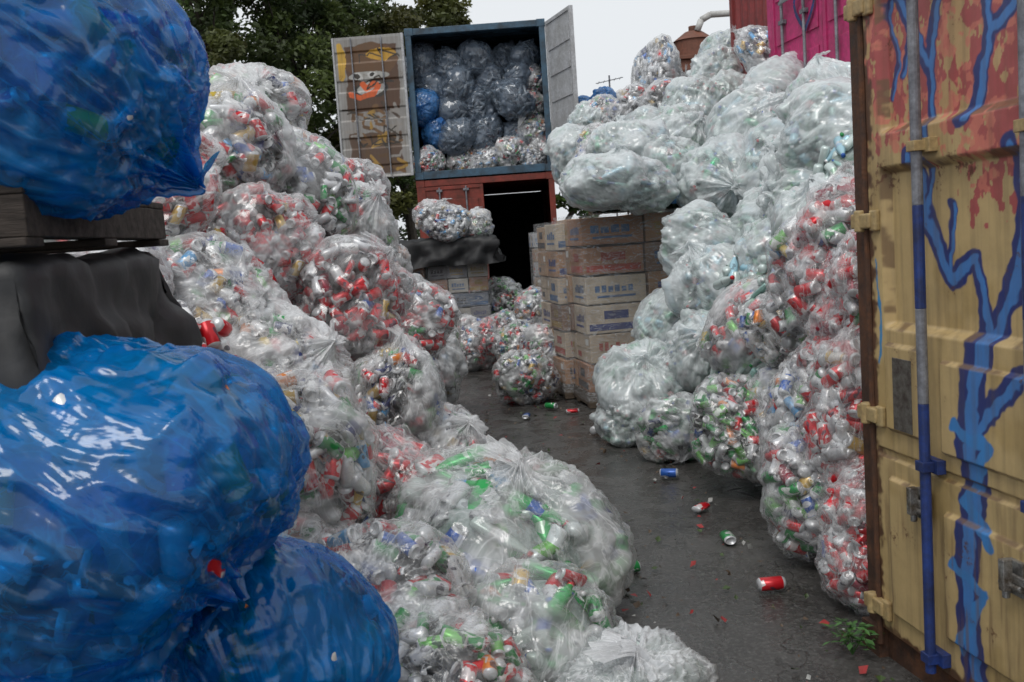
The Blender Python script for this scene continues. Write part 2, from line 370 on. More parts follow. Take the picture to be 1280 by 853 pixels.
# --- left pile (world coordinates, metres)
left = [('m',-1.62,6.0,2.22,.44,.40),('f',-1.70,7.0,2.55,.40,.34),('r',-1.70,4.8,1.90,.33,.36),('m',-1.34,4.5,1.34,.36,.34),('r',-1.38,5.5,1.62,.33,.36),
('f',-1.60,4.1,1.42,.28,.30),('n',-1.25,6.5,1.96,.34,.38),('f',-1.15,7.6,1.78,.37,.37),('r',-.92,5.6,1.30,.37,.36),('r',-.76,7.0,1.06,.33,.34),
('m',-.90,3.9,.80,.37,.39),('f',-1.05,4.35,1.05,.30,.28),('m',-.66,5.3,.76,.32,.35),('f',-.50,5.5,.46,.30,.28),('r',-.62,4.6,.42,.32,.36),
('g',-.06,4.15,.36,.49,.35),('g',-.06,3.5,.15,.36,.28),('m',-.52,3.2,.36,.33,.33),('n',-.25,2.98,.25,.26,.27),
('r',-1.46,9.0,2.12,.38,.34),('r',-2.02,6.6,2.05,.38,.4),('f',-1.68,7.7,2.28,.40,.38),('f',-.86,9.0,.90,.34,.34),('f',-1.15,9.0,1.42,.34,.34),
('m',-1.22,8.1,1.40,.36,.36),('m',-.60,12.5,.33,.33,.33),('r',-.25,12.4,.36,.30,.3),('n',-.03,14.,.75,.30,.3),('m',.10,9.7,.27,.36,.28),
('m',.30,12.,.74,.30,.3),('m',.38,10.5,.42,.32,.34),('m',.10,11.4,.36,.33,.33),('m',.42,11.2,.35,.33,.33),('m',-.05,12.9,.4,.33,.33),
('s',-.80,13.5,1.90,.34,.27),('f',-.38,13.7,1.84,.24,.2),('r',-.9,6.3,.7,.36,.36),('f',-.8,8.0,.6,.36,.36),('m',-1.0,9.6,.5,.38,.38),('f',-1.05,10.5,.45,.36,.36),
('m',-1.58,10.5,1.2,.38,.36),('f',-1.8,10.3,1.75,.38,.36),('m',-1.8,11.6,1.0,.36,.36),('f',-2.0,11.5,1.7,.36,.36),('r',-2.2,12.5,2.0,.4,.38),('f',-2.1,9.5,2.3,.42,.38),('m',-2.2,8.2,2.5,.42,.38),('f',-2.4,10.8,2.4,.42,.38),('m',-1.3,5.2,.9,.36,.36),
('f',-.98,3.55,.35,.36,.36),('r',-1.45,4.6,.9,.36,.36),('f',-1.75,4.35,1.62,.3,.3),('f',-1.95,5.4,2.0,.38,.36),('m',-1.75,5.0,1.35,.36,.36)]
HERO={(-.06,4.15):(.25,-.2,1.2),(-.06,3.5):toward((.1,.75,.75),1.),(-.90,3.9):(.5,-.5,.6),
      (1.02,8.9):(.1,.05,1.),(1.24,10.):(.1,.2,2.),(-.80,13.5):(.1,.1,0),(-.38,13.7):(.1,.1,0)}
for k,x,y,z,a,b in left: bag(k,x,y,z,a,b,rot=HERO.get((x,y)))
# --- blue bags in the foreground
bag('b',-1.05,2.38,1.04,.44,.45, rot=toward((.72,-.05,-.55), 1.0))
bag('b',-.75,2.62,.48,.32,.35, rot=toward((-.35,.4,.9), .4))
bag('b',-1.10,2.52,2.06,.37,.38, rot=toward((.75,.1,-.6), 2.2))
bag('b',-1.25,2.3,.38,.42,.40); bag('b',-.62,2.1,.16,.33,.30)
bag('e',.31,3.12,.10,.24,.17, rot=(0.2,-.1,1.)); bag('e',.10,2.95,.06,.2,.15, rot=(0.1,.3,2.))
# --- right pile
right = [('w',1.02,8.9,2.04,.48,.27),('w',1.24,10.,2.38,.42,.30),('w',1.93,10.5,2.5,.42,.40),('w',2.40,9.5,2.42,.42,.50),('w',1.96,9.0,1.95,.44,.38),
('s',2.25,14.,3.68,.50,.34),('w',2.86,13.,3.44,.46,.34),('w',1.41,15.,3.27,.34,.32),('w',1.17,15.,2.95,.33,.33),('m',1.60,15.,3.26,.34,.33),('s',1.76,13.,3.08,.34,.33),('s',2.06,12.5,3.02,.36,.34),
('w',3.18,14.,3.86,.40,.34),('s',2.88,10.6,3.28,.30,.46),('l',1.41,17.,3.62,.32,.26),('l',1.82,17.,3.75,.32,.24),('w',2.40,7.6,1.98,.36,.45),
('w',1.58,8.2,1.42,.36,.36),('w',1.66,7.8,1.13,.36,.35),('w',2.12,8.,1.50,.38,.36),('w',1.36,8.3,.84,.30,.36),('w',1.42,7.5,.66,.34,.36),('f',1.62,6.6,.86,.31,.38),
('w',1.02,7.6,.44,.38,.34),('w',.82,7.5,.20,.29,.24),('g',1.10,6.8,.21,.32,.24),('n',1.34,5.85,.38,.30,.42),('m',1.76,6.0,.98,.30,.42),
('w',2.42,8.7,2.04,.38,.42),('w',1.85,7.0,1.3,.36,.38),('w',2.0,6.2,1.5,.36,.38),('f',2.05,5.5,1.35,.36,.40),('m',1.66,5.9,.4,.34,.4),('w',1.7,9.8,2.15,.40,.36),('w',2.3,11.5,2.9,.42,.38),
('w',1.65,11.5,2.6,.42,.36),('m',1.3,12.5,2.6,.40,.36),('s',1.1,11.5,2.3,.4,.36),('w',1.0,13.,2.6,.4,.36),('w',2.7,12.2,3.05,.4,.38),('w',2.1,7.0,1.75,.36,.36),('w',2.9,8.6,2.3,.4,.4),('w',2.75,9.8,2.75,.4,.4),
('w',2.3,6.9,2.15,.36,.38),('w',2.55,7.6,2.35,.38,.36)]
for k,x,y,z,a,b in right: bag(k,x,y,z,a,b,rot=HERO.get((x,y)))
for k,x,y,z,a,b in [('R',1.62,4.75,1.36,.26,.40),('R',1.61,4.62,.95,.26,.40),('M',1.47,4.85,.62,.25,.38),('R',1.50,4.30,.74,.23,.38),('M',1.36,4.50,.34,.25,.36),
                    ('R',1.42,3.98,.24,.22,.30),('R',1.56,4.25,.36,.24,.38),('M',1.72,4.6,.5,.25,.4),('M',1.68,5.2,1.25,.26,.42),('M',1.84,5.1,.8,.26,.42),('R',1.62,4.35,1.2,.22,.36)]:
    bag(k,x,y,z,a,b, rot=(random.gauss(0,.12), random.gauss(0,.12), random.uniform(0,6.28)))
# --- contents packed beneath the visible bags that carry the piles
pl = bpy.data.objects.new('bag_pile', None); COL.objects.link(pl)
pr = bpy.data.objects.new('bag_pile', None); COL.objects.link(pr)
y = 3.3
while y < 14:
    x = -1.0 if y < 7 else (-1.35 if y < 9.5 else -1.75)
    while x > -3.3:
        z = min(1.45*(-x-.35)-.48, 1.85)
        if y < 4.6: z -= .25
        if y > 9.5: z -= .3
        z0 = z
        while z > .1:
            if z > z0-.7 or x > -1.2:
                bag('X', x+random.gauss(0,.06), y+random.gauss(0,.06), z, .38,.38, parent=pl)
            z -= .58
        x -= .62
    y += .68
y = 6.4
while y < 15.5:
    x = 1.85 if y < 11 else 1.4
    while x < 4.2:
        t = min(1.45*(x-.75)-.5, 2.85 if y > 10 else 1.85); z = t
        while z > .1:
            if z > t-.7 or x < 2.: bag('w' if (z == t and x > 2.6) else 'Y', x+random.gauss(0,.06), y+random.gauss(0,.06), z, .4,.38, parent=pr)
            z -= .6
        x += .62
    y += .72

# ------------------------------------------------------------------ mesh builder
class MB:
    def __init__(s): s.v=[]; s.f=[]; s.m=[]
    def add(s, vs, fs, mi=0):
        b=len(s.v); s.v+= [tuple(v) for v in vs]; s.f += [tuple(i+b for i in f) for f in fs]; s.m += [mi]*len(fs)
    def box(s, x0,x1,y0,y1,z0,z1, mi=0, M=None):
        vs=[Vector(p) for p in ((x0,y0,z0),(x1,y0,z0),(x1,y1,z0),(x0,y1,z0),(x0,y0,z1),(x1,y0,z1),(x1,y1,z1),(x0,y1,z1))]
        if M is not None: vs=[M@v for v in vs]
        s.add(vs,[(0,3,2,1),(4,5,6,7),(0,1,5,4),(1,2,6,5),(2,3,7,6),(3,0,4,7)],mi)
    def cyl(s,p0,p1,r0,r1=None,n=14,mi=0):
        r1=r0 if r1 is None else r1; p0=Vector(p0);p1=Vector(p1); q=(p1-p0).to_track_quat('Z','Y')
        vs=[]
        for p,r in((p0,r0),(p1,r1)):
            for k in range(n): a=2*math.pi*k/n; vs.append(p+q@Vector((r*math.cos(a),r*math.sin(a),0)))
        s.add(vs,[(k,(k+1)%n,n+(k+1)%n,n+k) for k in range(n)]+[tuple(range(n-1,-1,-1)),tuple(range(n,2*n))],mi)
    def corr(s, axis, a0,a1, b0,b1, c, depth, period=.28, mi=0):
        pts=[]; t=a0
        prof=[(0,0),(.3,0),(.5,1),(.8,1)]
        while t<a1:
            for u,h in prof:
                tt=t+u*period
                if tt<=a1: pts.append((tt,h*depth))
            t+=period
        pts.append((a1,pts[-1][1]))
        vs=[]
        for t,h in pts:
            for b in (b0,b1):
                vs.append((c+h,t,b) if axis=='y' else ((t,c+h,b) if axis=='x' else (b,t,c+h)))
        s.add(vs,[(2*i,2*i+2,2*i+3,2*i+1) for i in range(len(pts)-1)],mi)
    def build(s,name,mats,parent=None,bevel=0,smooth=False,matrix=None):
        me=bpy.data.meshes.new(name); me.from_pydata(s.v,[],s.f)
        for m in mats: me.materials.append(m)
        me.polygons.foreach_set('material_index',s.m)
        if smooth: me.polygons.foreach_set('use_smooth',[True]*len(s.f))
        me.update(); o=bpy.data.objects.new(name,me); COL.objects.link(o)
        if bevel:
            b=o.modifiers.new('b','BEVEL'); b.width=bevel; b.segments=2; b.limit_method='ANGLE'
        if parent: o.parent=parent
        if matrix is not None: o.matrix_local=matrix
        return o
def empty(name, M):
    e=bpy.data.objects.new(name,None); COL.objects.link(e); e.matrix_world=M; return e
def frame(origin, dx):
    X=Vector((dx[0],dx[1],0)).normalized(); Z=Vector((0,0,1)); Y=Z.cross(X)
    return Matrix(((X.x,Y.x,0,origin[0]),(X.y,Y.y,0,origin[1]),(0,0,1,origin[2]),(0,0,0,1)))

def seg_dist(S,Z,pl):
    d=np.full(S.shape,9.)
    for (a,b),(c,e) in zip(pl[:-1],pl[1:]):
        vx,vz=c-a,e-b; t=np.clip(((S-a)*vx+(Z-b)*vz)/(vx*vx+vz*vz+1e-9),0,1)
        d=np.minimum(d,np.hypot(S-a-t*vx,Z-b-t*vz))
    return d
def vnoise(S,Z,sc,seed=0):
    r=np.random.default_rng(seed); G=r.random((64,64)); x=S*sc; z=Z*sc
    xi=np.floor(x).astype(int); zi=np.floor(z).astype(int); fx=x-xi; fz=z-zi; fx=fx*fx*(3-2*fx); fz=fz*fz*(3-2*fz)
    g=lambda i,j:G[i%64,j%64]
    return (g(xi,zi)*(1-fx)+g(xi+1,zi)*fx)*(1-fz)+(g(xi,zi+1)*(1-fx)+g(xi+1,zi+1)*fx)*fz
def fbm(S,Z,sc,seed=0): return (vnoise(S,Z,sc,seed)+.5*vnoise(S,Z,sc*2.1,seed+1)+.25*vnoise(S,Z,sc*4.3,seed+2))/1.75
def painted(name,s0,s1,z0,z1,res,colfn,relfn,mat,parent):
    ns=int((s1-s0)/res)+1; nz=int((z1-z0)/res)+1
    S,Z=np.meshgrid(np.linspace(s0,s1,ns),np.linspace(z0,z1,nz),indexing='ij')
    Y=relfn(S,Z); C=colfn(S,Z)
    v=np.stack([S,Y,Z],-1).reshape(-1,3)
    i,j=np.meshgrid(np.arange(ns-1),np.arange(nz-1),indexing='ij'); b=(i*nz+j).ravel()
    f=np.stack([b,b+nz,b+nz+1,b+1],-1)
    me=bpy.data.meshes.new(name); me.from_pydata(v.tolist(),[],f.tolist())
    a=me.attributes.new('Col','FLOAT_COLOR','POINT'); c4=np.concatenate([C,np.ones(C.shape[:2]+(1,))],-1)
    a.data.foreach_set('color',c4.astype(np.float32).ravel())
    me.polygons.foreach_set('use_smooth',[True]*len(f)); me.materials.append(mat); me.update()
    o=bpy.data.objects.new(name,me); COL.objects.link(o); o.parent=parent; return o
def put(C,mask,col,a=1.):
    m=(np.clip(mask,0,1)*a)[...,None]; C[:]=C*(1-m)+np.array(col)*m
def sstep(x,a,b):
    t=np.clip((x-a)/(b-a),0,1); return t*t*(3-2*t)

# ------------------------------------------------------------------ cream container (near right)
M_RUST=mat_simple('rusty_steel',(.05,.022,.012),(.13,.05,.02),.8,scale=9,bs=.6,bd=.01)
M_CREAM=mat_simple('cream_paint',(.46,.34,.16),(.32,.21,.09),.5,scale=8)
M_PAINTED=mat_vcol('painted_cream',.45,.85)
M_PIPE=mat_simple('grey_rod',(.30,.31,.34),(.12,.12,.14),.45,.3,scale=9)
M_NAVY=mat_simple('navy_rod',(.02,.05,.22),(.01,.02,.08),.45,scale=9)
M_ZINC=mat_simple('zinc_latch',(.45,.45,.44),(.15,.12,.09),.4,.7,scale=20)
M_PLATE=mat_simple('weathered_plate',(.18,.17,.15),(.08,.06,.05),.5,.4,scale=30)
EC=empty('shipping_container',frame((1.266,3.47,.0),(.14,-.99)))
def rel_y(S,Z):
    y=np.zeros_like(S)
    def rec(s0,s1,z0,z1,d,w=.022):
        return d*sstep(S,s0,s0+w)*sstep(-S,-s1,-s1+w)*sstep(Z,z0,z0+w)*sstep(-Z,-z1,-z1+w)
    for (z0,z1) in ((1.205,1.76),(1.86,2.34)): y+=rec(.07,1.08,z0,z1,.035,.03)
    for (z0,z1) in ((.20,.70),(.86,1.165)): y-=rec(.09,.33,z0,z1,.016,.012)
    for (z0,z1) in ((.24,.66),(.84,1.14)): y-=rec(.42,1.05,z0,z1,.016,.012)
    y+=rec(.01,1.14,.755,.79,.012,.008)
    y+=(fbm(S,Z,7,5)-.5)*.006
    return y
def col_y(S,Z):
    C=np.zeros(S.shape+(3,)); C[:]=(.54,.39,.18)
    w1=(fbm(S,Z,14,3)-.5)*.05; w2=(fbm(S,Z,14,8)-.5)*.05
    S2,Z2=S+w1,Z+w2
    put(C,sstep(fbm(S,Z,5,21),.55,.7),(.42,.29,.11),.6)
    put(C,sstep(Z,1.75,1.95),(.52,.30,.14),.55)
    reg=np.maximum(sstep(-np.hypot((S-.20)/.34,(Z-2.14)/.42),-1.,-.4),sstep(-np.hypot((S-.82)/.50,(Z-1.95)/.50),-1.,-.4))
    leaf=fbm(S*1.5,Z,20,31)*.80+.28*reg
    put(C,sstep(leaf*(reg>0),.575,.59),(.42,.07,.08),.95)
    put(C,sstep(fbm(S,Z,26,41)*(reg>.2),.58,.60),(.66,.20,.14),.8)
    strokes=[([(.56,.1),(.55,.5),(.57,.9),(.61,1.2)],.065),([(.61,1.2),(.55,1.45),(.42,1.40),(.30,1.58),(.25,1.78)],.036),
      ([(.61,1.2),(.72,1.35),(.78,1.6),(.76,1.75)],.042),([(.36,1.82),(.33,2.05),(.2,2.25),(.13,2.3)],.028),([(.33,2.05),(.43,2.32)],.026),
      ([(.55,1.86),(.65,2.08),(.85,2.25)],.034),([(.65,2.08),(.62,2.35)],.024),([(.30,1.58),(.34,1.75)],.02),([(.18,2.05),(.24,2.2),(.30,2.12)],.016),
      ([(.9,1.2),(.86,1.5),(.95,1.7)],.04),([(.42,1.40),(.44,1.62)],.02),([(.57,.9),(.70,1.05),(.85,1.15)],.035),([(.10,2.28),(.16,2.12),(.12,1.98)],.014)]
    for pl_,w in strokes: put(C,sstep(-seg_dist(S2,Z2,pl_),-w-.003,-w+.003),(.012,.03,.17))
    for pl_,w in strokes: put(C,sstep(-seg_dist(S2-.007,Z2+.003,pl_),-w*.45-.003,-w*.45+.003),(.05,.20,.52))
    put(C,sstep(-seg_dist(S2,Z2,[(.035,1.45),(.05,1.3),(.045,1.1)]),-.009,-.005),(.04,.25,.5))
    for pl_,w in [([(.50,.95),(.66,.9),(.52,.72),(.66,.62)],.02),([(.48,.5),(.64,.45),(.5,.25)],.018)]:
        put(C,sstep(-seg_dist(S2,Z2,pl_),-w-.003,-w+.003),(.04,.22,.55))
    e=np.minimum(np.minimum(S-.0,Z-.12),3); put(C,sstep(-(e+(fbm(S,Z,25,51)-.5)*.08),-.03,-.005),(.09,.035,.015))
    y=rel_y(S,Z); g=np.hypot(*np.gradient(y)); put(C,sstep(g,.0010,.0030)*sstep(fbm(S,Z,18,61),.45,.6),(.16,.09,.04),.8)
    run=sstep(fbm(S*6,Z*.5,7,71),.60,.72)*sstep(-Z,-1.1,-.3); put(C,run,(.18,.10,.05),.5)
    return C
painted('door_leaf',.0,1.16,.12,2.48,.004,col_y,rel_y,M_PAINTED,EC)
painted('door_leaf_2',1.175,2.3,.12,2.48,.02,lambda S,Z:np.zeros(S.shape+(3,))+np.array((.5,.37,.165)),lambda S,Z:np.zeros_like(S),M_PAINTED,EC)
b=MB()
b.box(-.135,-.03,.02,.16,.0,2.6,0); b.box(-.135,2.45,.03,.14,-.02,.105,0); b.box(-.135,2.45,.03,.14,2.495,2.6,0)
b.cyl((-.018,.0,.05),(-.018,.0,2.5),.012,n=10,mi=0)
b.box(-.145,-.02,-.005,.19,-.03,.10,0); b.box(-.145,-.02,-.005,.19,2.5,2.62,0)
b.box(2.35,2.45,.02,.16,.0,2.6,0)
b.corr('y',.16,6.,.1,2.55,-.12,.035,mi=1)
b.box(-.13,2.44,.16,6.,2.56,2.6,1); b.box(0,2.3,.07,.09,.12,2.48,0)
b.build('corner_posts',[M_RUST,M_CREAM],EC)
b=MB()
for z in (.20,.90,1.58,2.30):
    b.box(-.085,.045,-.028,.012,z-.026,z+.026,0); b.cyl((-.035,-.016,z-.038),(-.035,-.016,z+.038),.021,mi=0); b.box(.03,.075,-.02,.0,z-.036,z+.036,0)
b.build('hinges',[M_CREAM],EC,bevel=.006)
b=MB()
for s in (.385,.90):
    b.cyl((s,-.045,1.62),(s,-.045,2.48),.017,mi=0); b.cyl((s,-.045,1.0),(s,-.045,1.30),.0168,mi=0)
    b.cyl((s,-.045,.12),(s,-.045,1.0),.017,mi=1); b.cyl((s,-.045,1.30),(s,-.045,1.62),.017,mi=1)
    for z in (.17,.80,1.80,2.42):
        b.box(s-.045,s+.045,-.03,.0,z-.022,z+.022,1 if z<1 else 2); b.box(s-.024,s+.024,-.066,-.028,z-.016,z+.016,1 if z<1 else 2)
b.build('lock_rods',[M_PIPE,M_NAVY,M_CREAM],EC,bevel=.002)
b=MB()
for s,z in ((.33,.66),(.80,.57)):
    b.box(s-.035,s+.03,-.030,-.014,z-.05,z+.05,0); b.cyl((s-.02,-.045,z+.03),(s-.02,-.045,z-.06),.011,mi=0)
    b.cyl((s-.045,-.045,z-.02),(s+.05,-.045,z-.015),.010,mi=0); b.box(s-.012,s+.012,-.075,-.045,z-.03,z+.06,0)
    b.box(s+.0,s+.5 if s>.5 else s+.06,-.05,-.04,z-.005,z+.02,0)
b.build('latches',[M_ZINC],EC,bevel=.003)
b=MB(); b.box(.155,.27,-.020,-.012,.875,1.12,0); b.build('data_plate',[M_PLATE],EC,bevel=.002)

# ------------------------------------------------------------------ back containers
M_BLUEC=mat_simple('blue_container_paint',(.05,.12,.19),(.03,.05,.07),.55,scale=5)
M_REDC=mat_simple('red_container_paint',(.26,.035,.02),(.12,.025,.015),.6,scale=4)
M_REDD=mat_simple('dark_red_paint',(.26,.03,.03),(.14,.02,.02),.55,scale=3)
M_PINK=mat_simple('pink_paint',(.56,.03,.17),(.38,.03,.12),.5,scale=3)
M_WHITEC=mat_simple('white_door_paint',(.50,.51,.53),(.35,.35,.35),.5,scale=4)
M_YELC=mat_simple('yellow_paint',(.55,.38,.03),(.4,.25,.03),.5,scale=4)
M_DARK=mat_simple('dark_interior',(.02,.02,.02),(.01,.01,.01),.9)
M_BLACK=mat_simple('black_rubber',(.02,.02,.02),(.035,.035,.035),.7)
def container(name,M,W,Ln,H,mat):
    e=empty(name,M); b=MB(); t=.1
    for x0,x1 in ((0,t),(W-t,W)):
        b.box(x0,x1,0,t,t*1.2,H-t,0); b.box(x0,x1,Ln-t,Ln,t*1.2,H-t,0)
    for x0,x1 in ((-.006,t+.04),(W-t-.04,W+.006)):
        for y0,y1 in ((-.006,.17),(Ln-.17,Ln+.006)):
            b.box(x0,x1,y0,y1,-.004,.12,0); b.box(x0,x1,y0,y1,H-.12,H+.006,0)
    b.box(t+.041,W-t-.041,.003,t,0,.13,0); b.box(t+.041,W-t-.041,.003,t,H-.11,H-.003,0)
    b.box(.003,.06,.171,Ln-.171,0,.14,0); b.box(W-.06,W-.003,.171,Ln-.171,0,.14,0)
    b.box(.003,.06,.171,Ln-.171,H-.08,H,0); b.box(W-.06,W-.003,.171,Ln-.171,H-.08,H,0)
    b.build('frame',[mat],e,bevel=.006)
    b=MB()
    b.corr('y',t,Ln-t,.14,H-.08,.012,.036,mi=0); b.corr('y',t,Ln-t,.14,H-.08,W-.048,.036,mi=0)
    b.corr('z',t,Ln-t,.06,W-.06,H-.05,.02,mi=0)
    b.box(.061,W-.061,.102,Ln-.102,H-.022,H-.012,0)
    b.box(.06,W-.06,Ln-.06,Ln-.03,.0,H-.05,1); b.box(.061,W-.061,.1,Ln-.1,.10,.128,1)  # back wall and floor coloured near-black, painting in the shade of the interior
    b.build('walls',[mat,M_DARK],e)
    return e
def leaf(name,parent,M,w,h,mat,ribs=5,inside=False):
    b=MB(); b.box(0,w,0,.045,0,h,0)
    b.box(-.004,.05,-.018,.049,-.002,h+.002,0); b.box(w-.05,w+.004,-.018,.049,-.002,h+.002,0)
    b.box(.05,w-.05,-.018,0,0,.06,0); b.box(.05,w-.05,-.018,0,h-.06,h,0)
    for k in range(ribs):
        z=.12+(h-.24)*(k+.1)/ribs; hh=(h-.24)/ribs*.62; b.box(.09,w-.09,-.016,0,z,z+hh,0)
    if not inside:
        for s in (w*.28,w*.72):
            b.cyl((s,-.045,.02),(s,-.045,h-.02),.016,n=10,mi=1)
            for z in (.08,h*.33,h*.66,h-.08): b.box(s-.05,s+.05,-.064,-.016,z-.02,z+.02,1)
            b.box(s-.02,s+.22,-.07,-.058,h*.4,h*.4+.03,1)
    b.box(-.02,.0,-.01,.04,.0,h,2)
    return b.build(name,[mat,M_PIPE,M_BLACK],parent,bevel=.004,matrix=M)
MT=frame((-1.47,17.5,2.75),(1,-.02))
EB=container('shipping_container',MT,2.40,6.06,2.56,M_BLUEC)
EB2=container('shipping_container',frame((-1.47,17.52,.10),(1,-.02)),2.40,6.06,2.63,M_REDC)
leaf('door_leaf',EB2,Matrix.Translation((.1,.02,.13)),1.05,2.38,M_REDC)
leaf('open_door_leaf',EB,Matrix.Translation((2.42,-.02,.1))@Matrix.Rotation(math.radians(-72),4,'Z'),1.17,2.40,M_WHITEC,inside=True)
GL=bpy.data.objects.new('graffiti_door_leaf',None); COL.objects.link(GL); GL.parent=EB; GL.matrix_local=Matrix.Translation((-1.22,-.06,.08))@Matrix.Rotation(math.radians(-2),4,'Z')
def col_g(S,Z):
    C=np.zeros(S.shape+(3,)); C[:]=(.27,.26,.25)
    w=(fbm(S,Z,6,3)-.5)*.08; S2=S+w; Z2=Z-w
    def ell(cx,cz,rx,rz,col,a=1): put(C,sstep(-np.hypot((S2-cx)/rx,(Z2-cz)/rz),-1.02,-.98),col,a)
    put(C,sstep(S2,.16,.18)*sstep(-S2,-1.08,-1.06)*sstep(Z2,1.12,1.14)*sstep(-Z2,-2.25,-2.23),(.08,.035,.018))
    ell(.6,2.0,.48,.28,(.12,.055,.02)); ell(.80,2.08,.26,.10,(.55,.30,.03)); ell(.08,2.0,.09,.32,(.6,.36,.04))
    ell(.55,1.74,.36,.07,(.38,.38,.36)); ell(.58,1.52,.30,.16,(.02,.02,.02)); ell(.58,1.52,.26,.12,(.40,.40,.38))
    put(C,sstep(-seg_dist(S2,Z2,[(.25,1.42),(.4,1.36),(.6,1.42),(.72,1.55),(.62,1.6),(.5,1.52),(.42,1.62)]),-.055,-.045),(.65,.10,.015))
    for s,z in ((.35,1.74),(.62,1.75)): ell(s,z,.09,.055,(.6,.6,.58)); ell(s,z,.05,.04,(.02,.02,.02))
    put(C,sstep(S2,.14,.16)*sstep(-S2,-1.06,-1.04)*sstep(Z2,.08,.1)*sstep(-Z2,-.78,-.76),(.08,.038,.02),.95)
    r=np.random.default_rng(4)
    for k in range(34):
        s,z=r.uniform(.08,1.0),r.uniform(.1,1.15); p_=[(s,z),(s+r.uniform(-.2,.2),z+r.uniform(-.15,.15)),(s+r.uniform(-.25,.25),z+r.uniform(-.2,.2))]
        cc=[(.16,.08,.03),(.36,.21,.04),(.05,.03,.02),(.28,.26,.24),(.10,.05,.02)][r.integers(0,5)]
        put(C,sstep(-seg_dist(S2,Z2,p_),-.03,-.02),cc)
    for k in range(16):
        s,z=r.uniform(.08,1.0),r.uniform(.1,2.2); p_=[(s,z),(s+r.uniform(-.2,.2),z+r.uniform(-.15,.15)),(s+r.uniform(-.3,.3),z+r.uniform(-.1,.1))]
        put(C,sstep(-seg_dist(S2,Z2,p_),-.016,-.008),(.02,.018,.015))
    put(C,sstep(-S,-.05,-.045)+sstep(S,1.11,1.115)+sstep(-Z,-.05,-.045)+sstep(Z,2.35,2.355),(.33,.33,.32))
    return C
painted('painted_face',0,1.16,0,2.40,.01,col_g,lambda S,Z:.02*sstep(np.sin(Z*13),.2,.5),mat_vcol('graffiti_paint',.5,.4),GL)
b=MB(); b.box(0,1.16,.04,.07,0,2.4,0); b.box(-.03,0,-.02,.07,0,2.4,0); b.box(1.16,1.2,-.02,.07,0,2.4,0)
for s in(.30,.82): b.cyl((s,-.03,.03),(s,-.03,2.37),.012,n=10,mi=1)
b.build('leaf_frame',[M_WHITEC,M_PIPE],GL)
IN=bpy.data.objects.new('container_load',None); COL.objects.link(IN)
for row in range(5):
    for c in range(5):
        x=-1.2+c*.46+random.gauss(0,.06)+(.14 if row%2 else 0); z=3.08+row*.44+random.gauss(0,.05)
        yy=17.85+row*.10+random.gauss(0,.10)
        kd='k'
        if row==0: kd=random.choice('msk')
        if c==4 and row in(1,2,3): kd='m'
        if row in(1,2) and c in(0,1,3): kd=random.choice('lk')
        s=random.uniform(.29,.38); o=bag(kd,min(x,.60),yy,min(z,4.84),s,s*.95,parent=IN); o.name='bag'
ER=container('shipping_container',frame((3.05,13.0,2.62),(.06,-1)),2.44,6.06,2.6,M_REDD)
b=MB(); b.corr('x',.1,2.34,.12,2.5,.03,.035,mi=0); b.build('end_wall',[M_REDD],ER)
EP=container('shipping_container',frame((2.82,10.4,2.62),(.14,-.99)),2.44,6.06,2.6,M_PINK)
leaf('door_leaf',EP,Matrix.Translation((.1,.02,.13)),1.10,2.36,M_PINK); leaf('door_leaf',EP,Matrix.Translation((1.22,.02,.13)),1.10,2.36,M_PINK)
def strip(b,pts,w,y):
    for (a0,b0),(a1,b1) in zip(pts[:-1],pts[1:]):
        dx,dz=a1-a0,b1-b0; l=math.hypot(dx,dz); nx,nz=-dz/l*w,dx/l*w
        b.add([(a0+nx,y,b0+nz),(a0-nx,y,b0-nz),(a1-nx,y,b1-nz),(a1+nx,y,b1+nz)],[(0,1,2,3)])
b=MB()
for ox,oz,s in ((.9,.95,.22),(1.5,1.3,.25),(.5,1.5,.2)):
    h=[(ox+s*math.sin(t)**3, oz+s*(.81*math.cos(t)-.31*math.cos(2*t)-.12*math.cos(3*t))) for t in [k*6.2832/20 for k in range(21)]]
    strip(b,h,.022,-.0185)
b.build('painted_hearts',[M_NAVY],EP)
EY=container('shipping_container',frame((2.86,10.42,.0),(.14,-.99)),2.44,6.06,2.6,M_YELC)
leaf('door_leaf',EY,Matrix.Translation((.1,.02,.13)),1.10,2.36,M_YELC); leaf('door_leaf',EY,Matrix.Translation((1.22,.02,.13)),1.10,2.36,M_YELC)
EG=container('shipping_container',frame((3.08,13.02,.0),(.06,-1)),2.44,6.06,2.6,M_REDC)

# ------------------------------------------------------------------ pallets and carton stacks
M_WOOD=mat_simple('old_pallet_wood',(.13,.095,.065),(.05,.038,.03),.85,scale=4,stretch=(1,8,8),bs=.5)
M_WOODD=mat_simple('dark_pallet_wood',(.05,.036,.028),(.02,.015,.012),.85,scale=4,stretch=(1,8,8),bs=.6)
def mat_carton():
    m,nt,o=newmat('printed_cartons')
    a=N(nt,'ShaderNodeAttribute',attribute_name='Col'); tc=N(nt,'ShaderNodeTexCoord')
    n2=N(nt,'ShaderNodeTexNoise',i_Scale=4.,i_Detail=5.); L(nt,tc.outputs['Object'],n2.inputs['Vector'])
    c=mixc(nt,maprange(nt,n2.outputs[0],.40,.70,.05,.5),a.outputs['Color'],(.09,.06,.04))
    p=N(nt,'ShaderNodeBsdfPrincipled',i_Roughness=.75); L(nt,c,p.inputs['Base Color']); L(nt,bump(nt,n2.outputs[0],.3,.02),p.inputs['Normal']); L(nt,p.outputs[0],o.inputs[0]); return m
M_CARTON=mat_carton()
